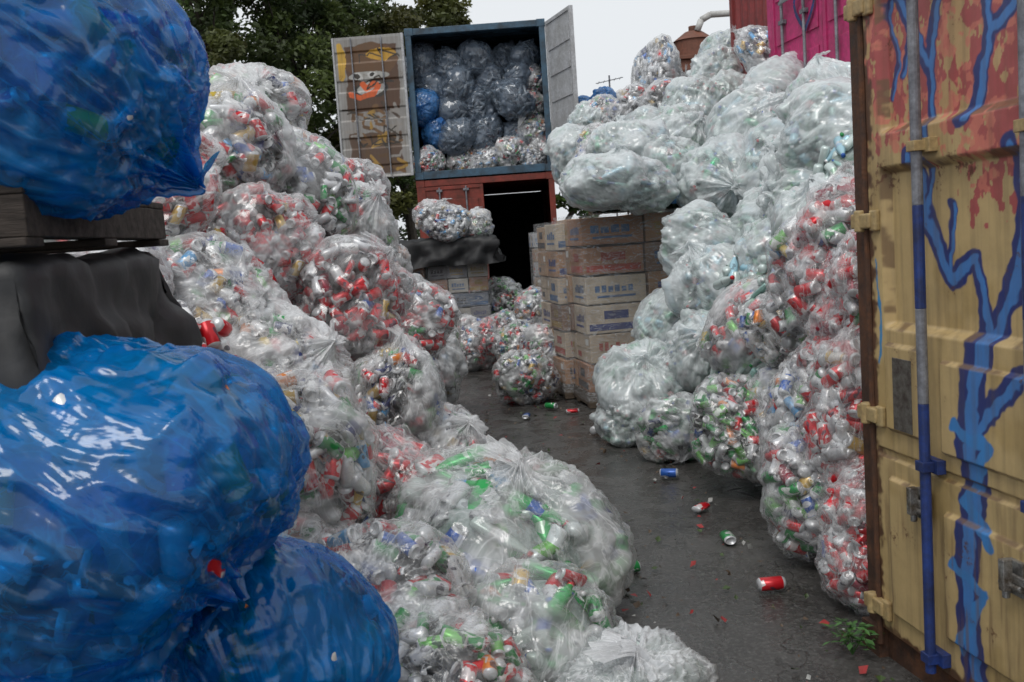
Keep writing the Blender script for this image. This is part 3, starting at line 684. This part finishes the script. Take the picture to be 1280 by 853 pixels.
def mat_wrap():
    m,nt,o=newmat('stretch_wrap'); tc=N(nt,'ShaderNodeTexCoord')
    mp=N(nt,'ShaderNodeMapping'); mp.inputs['Scale'].default_value=(2,2,7); L(nt,tc.outputs['Object'],mp.inputs[0])
    n=N(nt,'ShaderNodeTexNoise',i_Scale=3.,i_Detail=3.,i_Distortion=1.5); L(nt,mp.outputs[0],n.inputs['Vector'])
    r=math_(nt,'SUBTRACT',1.,math_(nt,'MULTIPLY',math_(nt,'ABSOLUTE',math_(nt,'SUBTRACT',n.outputs[0],.5)),25.),clamp=True)
    op=math_(nt,'ADD',math_(nt,'MULTIPLY',r,.34),.09)
    t=N(nt,'ShaderNodeBsdfTransparent'); p=N(nt,'ShaderNodeBsdfPrincipled',i_Roughness=.25); p.inputs['Base Color'].default_value=(.7,.72,.74,1)
    L(nt,bump(nt,n.outputs[0],.5,.03),p.inputs['Normal'])
    mx=N(nt,'ShaderNodeMixShader'); L(nt,op,mx.inputs[0]); L(nt,t.outputs[0],mx.inputs[1]); L(nt,p.outputs[0],mx.inputs[2]); L(nt,mx.outputs[0],o.inputs[0]); return m
M_WRAP=mat_wrap()
def pallet(b,x0,x1,y0,y1,z,mi=0):
    n=6
    for k in range(n):
        w=(y1-y0)/n; b.box(x0,x1,y0+k*w+.01,y0+(k+1)*w-.02,z+.118,z+.138,mi)
    for k in range(3):
        xx=x0+(x1-x0-.09)*k/2; b.box(xx,xx+.09,y0+.012,y1-.022,z+.022,z+.117,mi)
    for k in range(3):
        w=(y1-y0-.1)*k/2; b.box(x0,x1,y0+w,y0+w+.1,z,z+.021,mi)
CART=[(.34,.19,.10),(.38,.24,.14),(.46,.39,.30),(.30,.15,.08),(.44,.36,.27),(.20,.12,.08),(.40,.27,.16),(.30,.18,.10)]
def carton_stack(name,M,W,D,z0,rows,ch=.27,nx=3,ny=3,cols=CART,seed=0,wrap=True):
    e=empty(name,M); r=random.Random(seed)
    b=MB(); pallet(b,0,W,0,D,.0); b.build('pallet',[M_WOOD],e)
    bx=MB(); cc=[]; pb=MB(); pc=[]
    for k in range(rows):
        z=.142+k*ch
        for i in range(nx):
            for j in range(ny):
                if 0<i<nx-1 and 0<j<ny-1 and k<rows-1: continue
                cw,cd=W/nx,D/ny; g=lambda:r.uniform(.002,.016)
                Mx=Matrix.Translation(((i+.5)*cw+r.gauss(0,.008),(j+.5)*cd+r.gauss(0,.008),z))@Matrix.Rotation(r.gauss(0,.03),4,'Z')
                x0,x1,y0,y1,z1=-cw/2+g(),cw/2-g(),-cd/2+g(),cd/2-g(),ch-r.uniform(.006,.03)
                bx.box(x0,x1,y0,y1,0,z1,0,Mx); c=r.choice(cols); cc+=[(*c,1)]*6
                dk=r.choice([(.03,.05,.18),(.04,.04,.05),(.35,.05,.03),(.05,.12,.25),(.30,.20,.05)])
                sides=[]
                if j==0: sides.append(0)
                if i==0: sides.append(1)
                for sd in sides:
                    a0,a1=(x0,x1) if sd==0 else (y0,y1); w=a1-a0
                    def lab(u0,u1,v0,v1,col,pr=.002):
                        p=[(a0+w*u0,z1*v0),(a0+w*u1,z1*v0),(a0+w*u1,z1*v1),(a0+w*u0,z1*v1)]
                        vs=[Mx@(Vector((q,y0-pr,h)) if sd==0 else Vector((x0-pr,q,h))) for q,h in p]
                        pb.add(vs,[(0,1,2,3)]); pc.append((*col,1))
                    t=r.random()
                    if t<.45:
                        n=r.randint(4,7); u=.14
                        for q in range(n):
                            wd=.66/n; lab(u+.012,u+wd-.02,.42,.42+r.uniform(.18,.30),dk); u+=wd
                        lab(.18,.82,.22,.30,dk)
                    elif t<.75:
                        lab(.05,.95,.10,.34,dk); lab(.30,.70,.50,.80,tuple(x*.8 for x in dk))
                    else:
                        lab(.0,1.,.47,.53,(.30,.24,.16)); lab(.1,.3,.62,.85,(.6,.6,.58)); lab(.66,.9,.15,.35,dk)
    def fin(B,cs,nm,bv):
        o=B.build(nm,[M_CARTON],e,bevel=bv); at=o.data.attributes.new('Col','FLOAT_COLOR','FACE'); at.data.foreach_set('color',np.array(cs,dtype=np.float32).ravel())
    fin(bx,cc,'cartons',.006); fin(pb,pc,'carton_print',0)
    if wrap:
        n=60; vs=[]; per=[]; m=.014
        for k in range(n):
            u=k/n*4; s=int(u); t=u-s
            px,py=[(t*(W+2*m)-m,-m),(W+m,t*(D+2*m)-m),(W+m-t*(W+2*m),D+m),(-m,D+m-t*(D+2*m))][s]; per.append((px,py))
        nz=24; H=.1+rows*ch
        for j in range(nz+1):
            for px,py in per:
                q=noise.noise(Vector((px*4,py*4,j*.6+seed)))*.014; vs.append((px+(-abs(q) if px<W/2 else abs(q)),py-abs(q)*(1 if py<D/2 else -1),.06+H*j/nz))
        w=MB(); w.add(vs,[(j*n+k,j*n+(k+1)%n,(j+1)*n+(k+1)%n,(j+1)*n+k) for j in range(nz) for k in range(n)]); w.build('wrap',[M_WRAP],e,smooth=True)
    return e
carton_stack('carton_pallet_stack',frame((.68,9.1,.0),(1,.16)),1.2,1.0,.142,6,.272,2,2,seed=3)
carton_stack('carton_pallet_stack',frame((.49,9.75,.0),(1,.16)),1.15,1.0,.142,6,.265,3,2,seed=5)
carton_stack('carton_pallet_stack',frame((-1.38,13.5,.0),(1,.02)),1.12,1.0,.142,7,.2,4,3,cols=[(.30,.30,.30),(.2,.2,.22),(.4,.38,.34),(.3,.16,.1),(.12,.15,.2)],seed=7)
carton_stack('carton_pallet_stack',frame((.42,15.3,.0),(1,.02)),.8,.9,.142,7,.22,3,3,cols=[(.34,.34,.35),(.25,.25,.27),(.3,.2,.13)],seed=9)
M_GB=mat_simple('green_bottle_glass',(.015,.05,.02),(.01,.02,.01),.15,scale=10)
M_BSH=mat_simple('blue_sheet',(.02,.14,.32),(.01,.06,.15),.35,scale=8)
b=MB()
for i in range(15):
    for j in range(6):
        x=.84+i*.075; yy=9.18+j*.075+i*.012; z=1.785
        b.cyl((x,yy,z),(x,yy,z+.13),.031,n=8); b.cyl((x,yy,z+.13),(x,yy,z+.17),.031,.012,n=8); b.cyl((x,yy,z+.17),(x,yy,z+.235),.012,n=8)
b.build('beer_bottles',[M_GB],None,smooth=True)
def drape_(name,M,W,D,h,mat,seed=0,side=.5,amp=.03,n=46):
    b=MB(); vs=[]
    for i in range(n+1):
        for j in range(n+1):
            u=(i/n)*(W+2*side)-side; v=(j/n)*(D+2*side)-side
            ou=max(0,-u,u-W); ov=max(0,-v,v-D); dr=max(ou,ov)
            x=min(max(u,-.02),W+.02); y=min(max(v,-.02),D+.02)
            q=noise.noise(Vector((u*5+seed,v*5,0)))+.5*noise.noise(Vector((u*12+seed,v*12,3)))
            fl=.10*dr+amp*q*(1+1.5*min(1,dr*3))
            x+=(-fl if u<0 else fl if u>W else 0); y+=(-fl if v<0 else fl if v>D else 0)
            vs.append((x,y,h-dr*(1+.15*noise.noise(Vector((u*3,v*3,seed))))+amp*q*(1 if dr==0 else .3)))
    b.add(vs,[(i*(n+1)+j,(i+1)*(n+1)+j,(i+1)*(n+1)+j+1,i*(n+1)+j+1) for i in range(n) for j in range(n)])
    o=b.build(name,[mat],None,smooth=True); o.matrix_world=M; return o
M_TARP=mat_simple('black_tarp',(.010,.011,.013),(.020,.021,.024),.6,scale=2,bs=.4,bd=.02,detail=2)
drape_('black_tarp',frame((-1.45,13.38,0),(1,.02)),1.30,1.15,1.68,M_TARP,seed=3,side=.36,amp=.05)
drape_('blue_sheet',frame((1.55,9.2,0),(1,.1)),.5,.4,1.92,M_BSH,seed=9,side=.1,amp=.03,n=20)
ES=empty('pallet_shelf',frame((-2.25,2.15,0),(1,.05)))
b=MB(); pallet(b,0,1.20,0,1.1,1.66); b.build('pallet',[M_WOODD],ES,bevel=.004)
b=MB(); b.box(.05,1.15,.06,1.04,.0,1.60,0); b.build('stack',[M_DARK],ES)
drape_('black_tarp',frame((-2.25,2.15,0),(1,.05)),1.16,1.08,1.635,M_TARP,seed=13,side=.75,amp=.03,n=80)

# ------------------------------------------------------------------ ground
def mat_ground():
    m,nt,o=newmat('wet_asphalt'); tc=N(nt,'ShaderNodeTexCoord')
    n1=N(nt,'ShaderNodeTexNoise',i_Scale=.9,i_Detail=6.,i_Roughness=.6); n2=N(nt,'ShaderNodeTexNoise',i_Scale=55.,i_Detail=5.,i_Roughness=.7); n3=N(nt,'ShaderNodeTexNoise',i_Scale=4.,i_Detail=6.,i_Roughness=.7,i_Distortion=.6)
    vc=N(nt,'ShaderNodeTexVoronoi',feature='DISTANCE_TO_EDGE',i_Scale=.5)
    wv=N(nt,'ShaderNodeTexNoise',i_Scale=2.5,i_Detail=5.)
    for n in(n1,n2,n3,wv): L(nt,tc.outputs['Object'],n.inputs['Vector'])
    ad=N(nt,'ShaderNodeVectorMath',operation='ADD'); sc=N(nt,'ShaderNodeVectorMath',operation='SCALE'); sc.inputs['Scale'].default_value=.9
    L(nt,wv.outputs['Color'],sc.inputs[0]); L(nt,tc.outputs['Object'],ad.inputs[0]); L(nt,sc.outputs[0],ad.inputs[1]); L(nt,ad.outputs[0],vc.inputs['Vector'])
    c=mixc(nt,maprange(nt,n1.outputs[0],.38,.62),(.042,.040,.038),(.070,.067,.063))
    c=mixc(nt,maprange(nt,n3.outputs[0],.42,.66,0,.7),c,(.024,.022,.021))
    c=mixc(nt,maprange(nt,n2.outputs[0],.50,.72,0,.7),c,(.17,.165,.155))
    crack=maprange(nt,vc.outputs['Distance'],.0,.006,1,0)
    c=mixc(nt,math_(nt,'MULTIPLY',crack,.5),c,(.012,.011,.010))
    p=N(nt,'ShaderNodeBsdfPrincipled'); L(nt,c,p.inputs['Base Color'])
    L(nt,maprange(nt,n3.outputs[0],.40,.60,.46,.10),p.inputs['Roughness'])
    h=math_(nt,'ADD',math_(nt,'MULTIPLY',n2.outputs[0],.30),math_(nt,'MULTIPLY',n3.outputs[0],.8)); h=math_(nt,'SUBTRACT',h,math_(nt,'MULTIPLY',crack,.3))
    L(nt,bump(nt,h,.42,.02),p.inputs['Normal']); L(nt,p.outputs[0],o.inputs[0]); return m
b=MB()
xs=sorted(set([-300,-100,-40,-15]+[ -6+k*.2 for k in range(60)]+[15,40,100,300])); ys=sorted(set([-300,-100,-30,-5]+[k*.25 for k in range(80)]+[30,60,120,300]))
vs=[(x,y,(.022*noise.noise(Vector((x*.8,y*.6,1)))+.008*noise.noise(Vector((x*3,y*3,5))) if (abs(x)<7 and 0<=y<21) else 0)) for x in xs for y in ys]
b.add(vs,[(i*len(ys)+j,(i+1)*len(ys)+j,(i+1)*len(ys)+j+1,i*len(ys)+j+1) for i in range(len(xs)-1) for j in range(len(ys)-1)])
b.build('ground',[mat_ground()],None,smooth=True)
M_LIT=[mat_simple('litter_'+s,c,None,.6) for s,c in (('pale',(.45,.45,.43)),('brown',(.12,.08,.05)),('red',(.4,.03,.03)),('green',(.03,.2,.06)),('leaf',(.05,.09,.02)))]
b=MB()
for k in range(800):
    yy=random.uniform(3.0,13.5); e0=.35 if yy<5 else -.3; e1=1.2-.05*(yy-4) if yy<9 else .5
    x=random.uniform(e0,e1) if random.random()<.45 else random.choice([e0+abs(random.gauss(0,.14)),e1-abs(random.gauss(0,.14))])
    s=random.choice([.005,.006,.008,.012,.02]); Mx=Matrix.Translation((x,yy,.018+s*.2))@Euler((random.gauss(0,.5),random.gauss(0,.5),random.uniform(0,6))).to_matrix().to_4x4()
    b.add([Mx@Vector(p) for p in((-s,-s*.5,0),(s*.7,-s*.7,.3*s),(s,s*.5,0),(-.2*s,s*.8,.2*s))],[(0,1,2,3)],random.choice([0,1,1,1,1,2,4,4]))
b.build('litter',M_LIT)
# a few escaped cans lying against the piles
V=[];F=[];CO=[];LB=[];nv=0
rr=np.random.default_rng(77)
for (x,y) in [(.47,4.55),(.40,5.0),(.02,6.1),(-.12,6.7),(1.0,5.5),(1.02,4.9),(.95,6.3),(.08,8.8),(.32,9.2),(-.3,7.6),(.50,8.9),(1.05,4.2),(.62,7.9)]:
    T,FT,KT=CAN; R_=np.array((Matrix.Rotation(rr.uniform(0,6.28),3,'Z')@Matrix.Rotation(math.pi/2,3,'X')))
    loc=T.copy(); sq=rr.uniform(.5,1); vv=loc@R_.T; vv[:,2]*=sq; vv+=np.array([x,y,.033*sq+.008])
    V.append(vv); LB.append(T+rr.uniform(-50,50,3)); body=[RED,SIL,GRN,SIL,BLU,RED][rr.integers(0,6)]
    for fc,k in zip(FT,KT): F.append(tuple(q+nv for q in fc)); CO.append((*body,1.) if k==1 else (.5,.51,.52,0.))
    nv+=len(T)
me=bpy.data.meshes.new('loose_cans'); me.from_pydata(np.concatenate(V).tolist(),[],F); me.materials.append(M_CONT)
me.polygons.foreach_set('use_smooth',[True]*len(F))
a=me.attributes.new('Col','FLOAT_COLOR','FACE'); a.data.foreach_set('color',np.array(CO,dtype=np.float32).ravel())
a=me.attributes.new('lab','FLOAT_VECTOR','POINT'); a.data.foreach_set('vector',np.concatenate(LB).astype(np.float32).ravel())
me.update(); COL.objects.link(bpy.data.objects.new('loose_cans',me))
M_LEAF1=mat_simple('weed_leaf',(.06,.17,.03),(.03,.10,.02),.5,scale=20)
b=MB()
for k in range(90):
    a=random.uniform(0,6.28); el=random.uniform(.2,1.3); r=random.uniform(.03,.12); c=Vector((1.17,3.52,.03))+Vector((math.cos(a)*math.cos(el),math.sin(a)*math.cos(el),math.sin(el)))*r
    d=Vector((math.cos(a),math.sin(a),random.uniform(-.5,.5))).normalized(); sd=d.cross(Vector((0,0,1))).normalized(); s=random.uniform(.012,.026)
    b.add([c-d*s,c+sd*s*.45,c+d*s,c-sd*s*.45+Vector((0,0,.003))],[(0,1,2,3)],0)
for k in range(9):
    a=random.uniform(0,6.28); b.cyl((1.17,3.52,.0),(1.17+.06*math.cos(a),3.52+.06*math.sin(a),.10),.002,.001,n=5)
b.build('weed',[M_LEAF1])

# ------------------------------------------------------------------ trees
M_BARK=mat_simple('bark',(.07,.055,.04),(.03,.025,.02),.9,scale=6,bs=.7)
def mat_leaf():
    m,nt,o=newmat('foliage'); a=N(nt,'ShaderNodeAttribute',attribute_name='Col')
    d=N(nt,'ShaderNodeBsdfPrincipled',i_Roughness=.55); L(nt,a.outputs['Color'],d.inputs['Base Color'])
    t=N(nt,'ShaderNodeBsdfTranslucent'); L(nt,a.outputs['Color'],t.inputs[0])
    mx=N(nt,'ShaderNodeMixShader'); mx.inputs[0].default_value=.3; L(nt,d.outputs[0],mx.inputs[1]); L(nt,t.outputs[0],mx.inputs[2]); L(nt,mx.outputs[0],o.inputs[0]); return m
M_FOL=mat_leaf()
def tree_mesh(seed,H=9.,R=3.,nc=70,nl=320,z0=.22,tint=(1,1,1),ls=.09):
    r=np.random.default_rng(seed); b=MB()
    tr=[Vector((0,0,0)),Vector((r.normal()*.15,r.normal()*.15,H*.2)),Vector((r.normal()*.3,r.normal()*.3,H*.42)),Vector((r.normal()*.4,r.normal()*.4,H*.72))]
    rad=[.22,.17,.12,.05]
    for i in range(3): b.cyl(tr[i],tr[i+1],rad[i]*H/9,rad[i+1]*H/9,n=9)
    clumps=[]
    for k in range(nc):
        u=r.random()**.75; a=r.uniform(0,6.28); z=H*(z0+(1-z0)*u); env=R*math.sqrt(max(.04,1-((u-.42)/.62)**2))
        rr=env*math.sqrt(r.random())*.95; c=Vector((rr*math.cos(a),rr*math.sin(a),z)); clumps.append(c)
        if k%2==0:
            t=min(max(u*.8,0),.99); st=tr[1].lerp(tr[3],t); st.z=min(st.z,z-.1); mid=st.lerp(c,.5)+Vector((0,0,.15)); b.cyl(st,mid,.05*H/9,.03*H/9,n=5); b.cyl(mid,c,.03*H/9,.01,n=5)
    nb=len(b.f); V=[];C=[]
    for c in clumps:
        cr=r.uniform(.35,.8)*R/3; br=r.uniform(.55,1.35); hue=r.uniform(0,1)
        p=r.normal(size=(nl,3)); p/=np.linalg.norm(p,axis=1)[:,None]; p*=(r.random((nl,1))**.45)*cr*np.array([1,1,.75])
        p+=np.array(c); d=r.normal(size=(nl,3)); d[:,2]*=.6; d/=np.linalg.norm(d,axis=1)[:,None]; e=np.cross(d,r.normal(size=(nl,3))); e/=np.linalg.norm(e,axis=1)[:,None]
        s=r.uniform(.6,1.3,(nl,1))*ls
        V.append(np.stack([p-d*s,p+e*s*.5,p+d*s,p-e*s*.5],1).reshape(-1,3))
        col=np.array([.055+.03*hue,.092+.02*hue,.028])*br*np.array(tint); C.append(col[None]*r.uniform(.7,1.3,(nl,1)))
    V=np.concatenate(V); n=len(V)//4; base=len(b.v)
    vs=b.v+V.tolist(); fs=b.f+[(base+4*i,base+4*i+1,base+4*i+2,base+4*i+3) for i in range(n)]
    me=bpy.data.meshes.new('tree'); me.from_pydata([tuple(v) for v in vs],[],fs); me.materials.append(M_BARK); me.materials.append(M_FOL)
    mi=np.zeros(len(fs),dtype=np.int32); mi[nb:]=1; me.polygons.foreach_set('material_index',mi)
    cc=np.ones((len(fs),4),dtype=np.float32); cc[nb:,:3]=np.concatenate(C); a=me.attributes.new('Col','FLOAT_COLOR','FACE'); a.data.foreach_set('color',cc.ravel()); me.update(); return me
T1=tree_mesh(1,11,3.2,90,330,z0=.12); T2=tree_mesh(2,10,3.0,80,330,z0=.12); T3=tree_mesh(3,8.3,2.4,60,300,z0=.1,tint=(1.3,1.0,.9))
for nm,me,x,y,s,rz in (('tree',T1,-7.6,26,1.,0),('tree',T2,-5.4,27.5,1.0,1),('tree',T1,-10.6,25,.95,2),('tree',T2,-8.6,23,.82,3),('tree',T3,-3.0,30,1.0,0),('tree',T2,-13.5,27,1,4),('tree',T1,-4.6,31,.88,5),('tree',T3,-6.4,22.5,.8,2),('tree',T3,-2.,33,1.12,4)):
    o=bpy.data.objects.new(nm,me); o.location=(x,y,0); o.scale=(s,s,s); o.rotation_euler=(0,0,rz); COL.objects.link(o)
B1=tree_mesh(9,4.4,1.1,26,160,z0=.1,ls=.06,tint=(1,1.4,.9))
o=bpy.data.objects.new('shrub',B1); o.location=(1.75,20.5,0); COL.objects.link(o)
o=bpy.data.objects.new('shrub',B1); o.location=(2.7,21.5,0); o.rotation_euler=(0,0,2); COL.objects.link(o)

# ------------------------------------------------------------------ tank, pipe, aerial
M_TANK=mat_simple('rusty_tank',(.20,.07,.04),(.12,.05,.03),.7,scale=3)
M_WP=mat_simple('white_pipe',(.6,.6,.58),(.45,.44,.42),.5)
b=MB()
b.box(3.75,4.75,21.6,22.8,2.4,5.15,0); b.box(3.68,4.82,21.53,22.87,5.15,5.23,0)
b.cyl((4.4,22.2,5.23),(4.4,22.2,5.62),.42,n=24); b.cyl((4.4,22.2,5.62),(4.4,22.2,5.82),.46,.18,n=24); b.cyl((4.4,22.2,5.82),(4.4,22.2,5.94),.10,n=12)
b.box(3.7,4.8,21.5,21.55,4.90,4.96,0)
for x in(3.75,4.65): b.box(x,x+.1,21.52,21.6,0,5.1,0)
b.build('rooftop_tank',[M_TANK],bevel=.01)
b=MB(); pts=[(4.45,22.,5.8),(4.55,22.,6.02),(4.75,22.,6.12),(6.5,22.,6.12)]
for p,q in zip(pts[:-1],pts[1:]): b.cyl(p,q,.07,n=12)
b.cyl((6.4,22.,0),(6.4,22.,6.12),.06,n=10)
b.build('vent_pipe',[M_WP],smooth=True)
b=MB(); b.cyl((2.1,18.5,0),(2.1,18.5,4.45),.015,n=6); b.cyl((1.85,18.5,4.32),(2.35,18.5,4.40),.008,n=5)
for k in range(5): x=1.9+k*.1; b.cyl((x,18.35,4.33+k*.014),(x,18.65,4.33+k*.014),.005,n=4)
b.build('tv_aerial',[M_PIPE])

# ------------------------------------------------------------------ camera
P=math.atan(126/(1280*35/36)); R=math.radians(4)
fw=Vector((0,math.cos(P),-math.sin(P))); up=Vector((0,math.sin(P),math.cos(P))); rt=Vector((1,0,0))
ex=rt*math.cos(R)-up*math.sin(R); ey=rt*math.sin(R)+up*math.cos(R); ez=-fw
cam=bpy.data.cameras.new('camera'); cam.lens=35; cam.sensor_width=36; cam.clip_end=1000; cam.clip_start=.05
cam.dof.use_dof=True; cam.dof.focus_distance=5.5; cam.dof.aperture_fstop=7.1
co=bpy.data.objects.new('camera',cam); COL.objects.link(co)
co.matrix_world=Matrix(((ex.x,ey.x,ez.x,0),(ex.y,ey.y,ez.y,0),(ex.z,ey.z,ez.z,1.6),(0,0,0,1)))
scene.camera=co
# ------------------------------------------------------------------ light: overcast
w=bpy.data.worlds.new('World'); scene.world=w; w.use_nodes=True; nt=w.node_tree
bg=nt.nodes['Background']; sky=nt.nodes.new('ShaderNodeTexSky'); sky.sky_type='NISHITA'; sky.sun_disc=False
sky.sun_elevation=math.radians(55); sky.sun_rotation=math.radians(200); sky.dust_density=4; sky.air_density=1.5
hs=nt.nodes.new('ShaderNodeHueSaturation'); hs.inputs['Saturation'].default_value=.10; hs.inputs['Value'].default_value=.8
nt.links.new(sky.outputs[0],hs.inputs['Color'])
mx=nt.nodes.new('ShaderNodeMix'); mx.data_type='RGBA'; mx.inputs[0].default_value=.7; mx.inputs[7].default_value=(9.2,9.6,10.0,1)
nt.links.new(hs.outputs[0],mx.inputs[6]); nt.links.new(mx.outputs[2],bg.inputs[0]); bg.inputs[1].default_value=.11
sl=bpy.data.lights.new('sun','SUN'); sl.energy=1.3; sl.angle=math.radians(25); sl.color=(1,.97,.93)
so=bpy.data.objects.new('sun',sl); COL.objects.link(so)
so.rotation_euler=(math.radians(35),0,math.radians(160)+math.pi)
scene.view_settings.view_transform='Standard'; scene.view_settings.look='None'; scene.view_settings.exposure=0
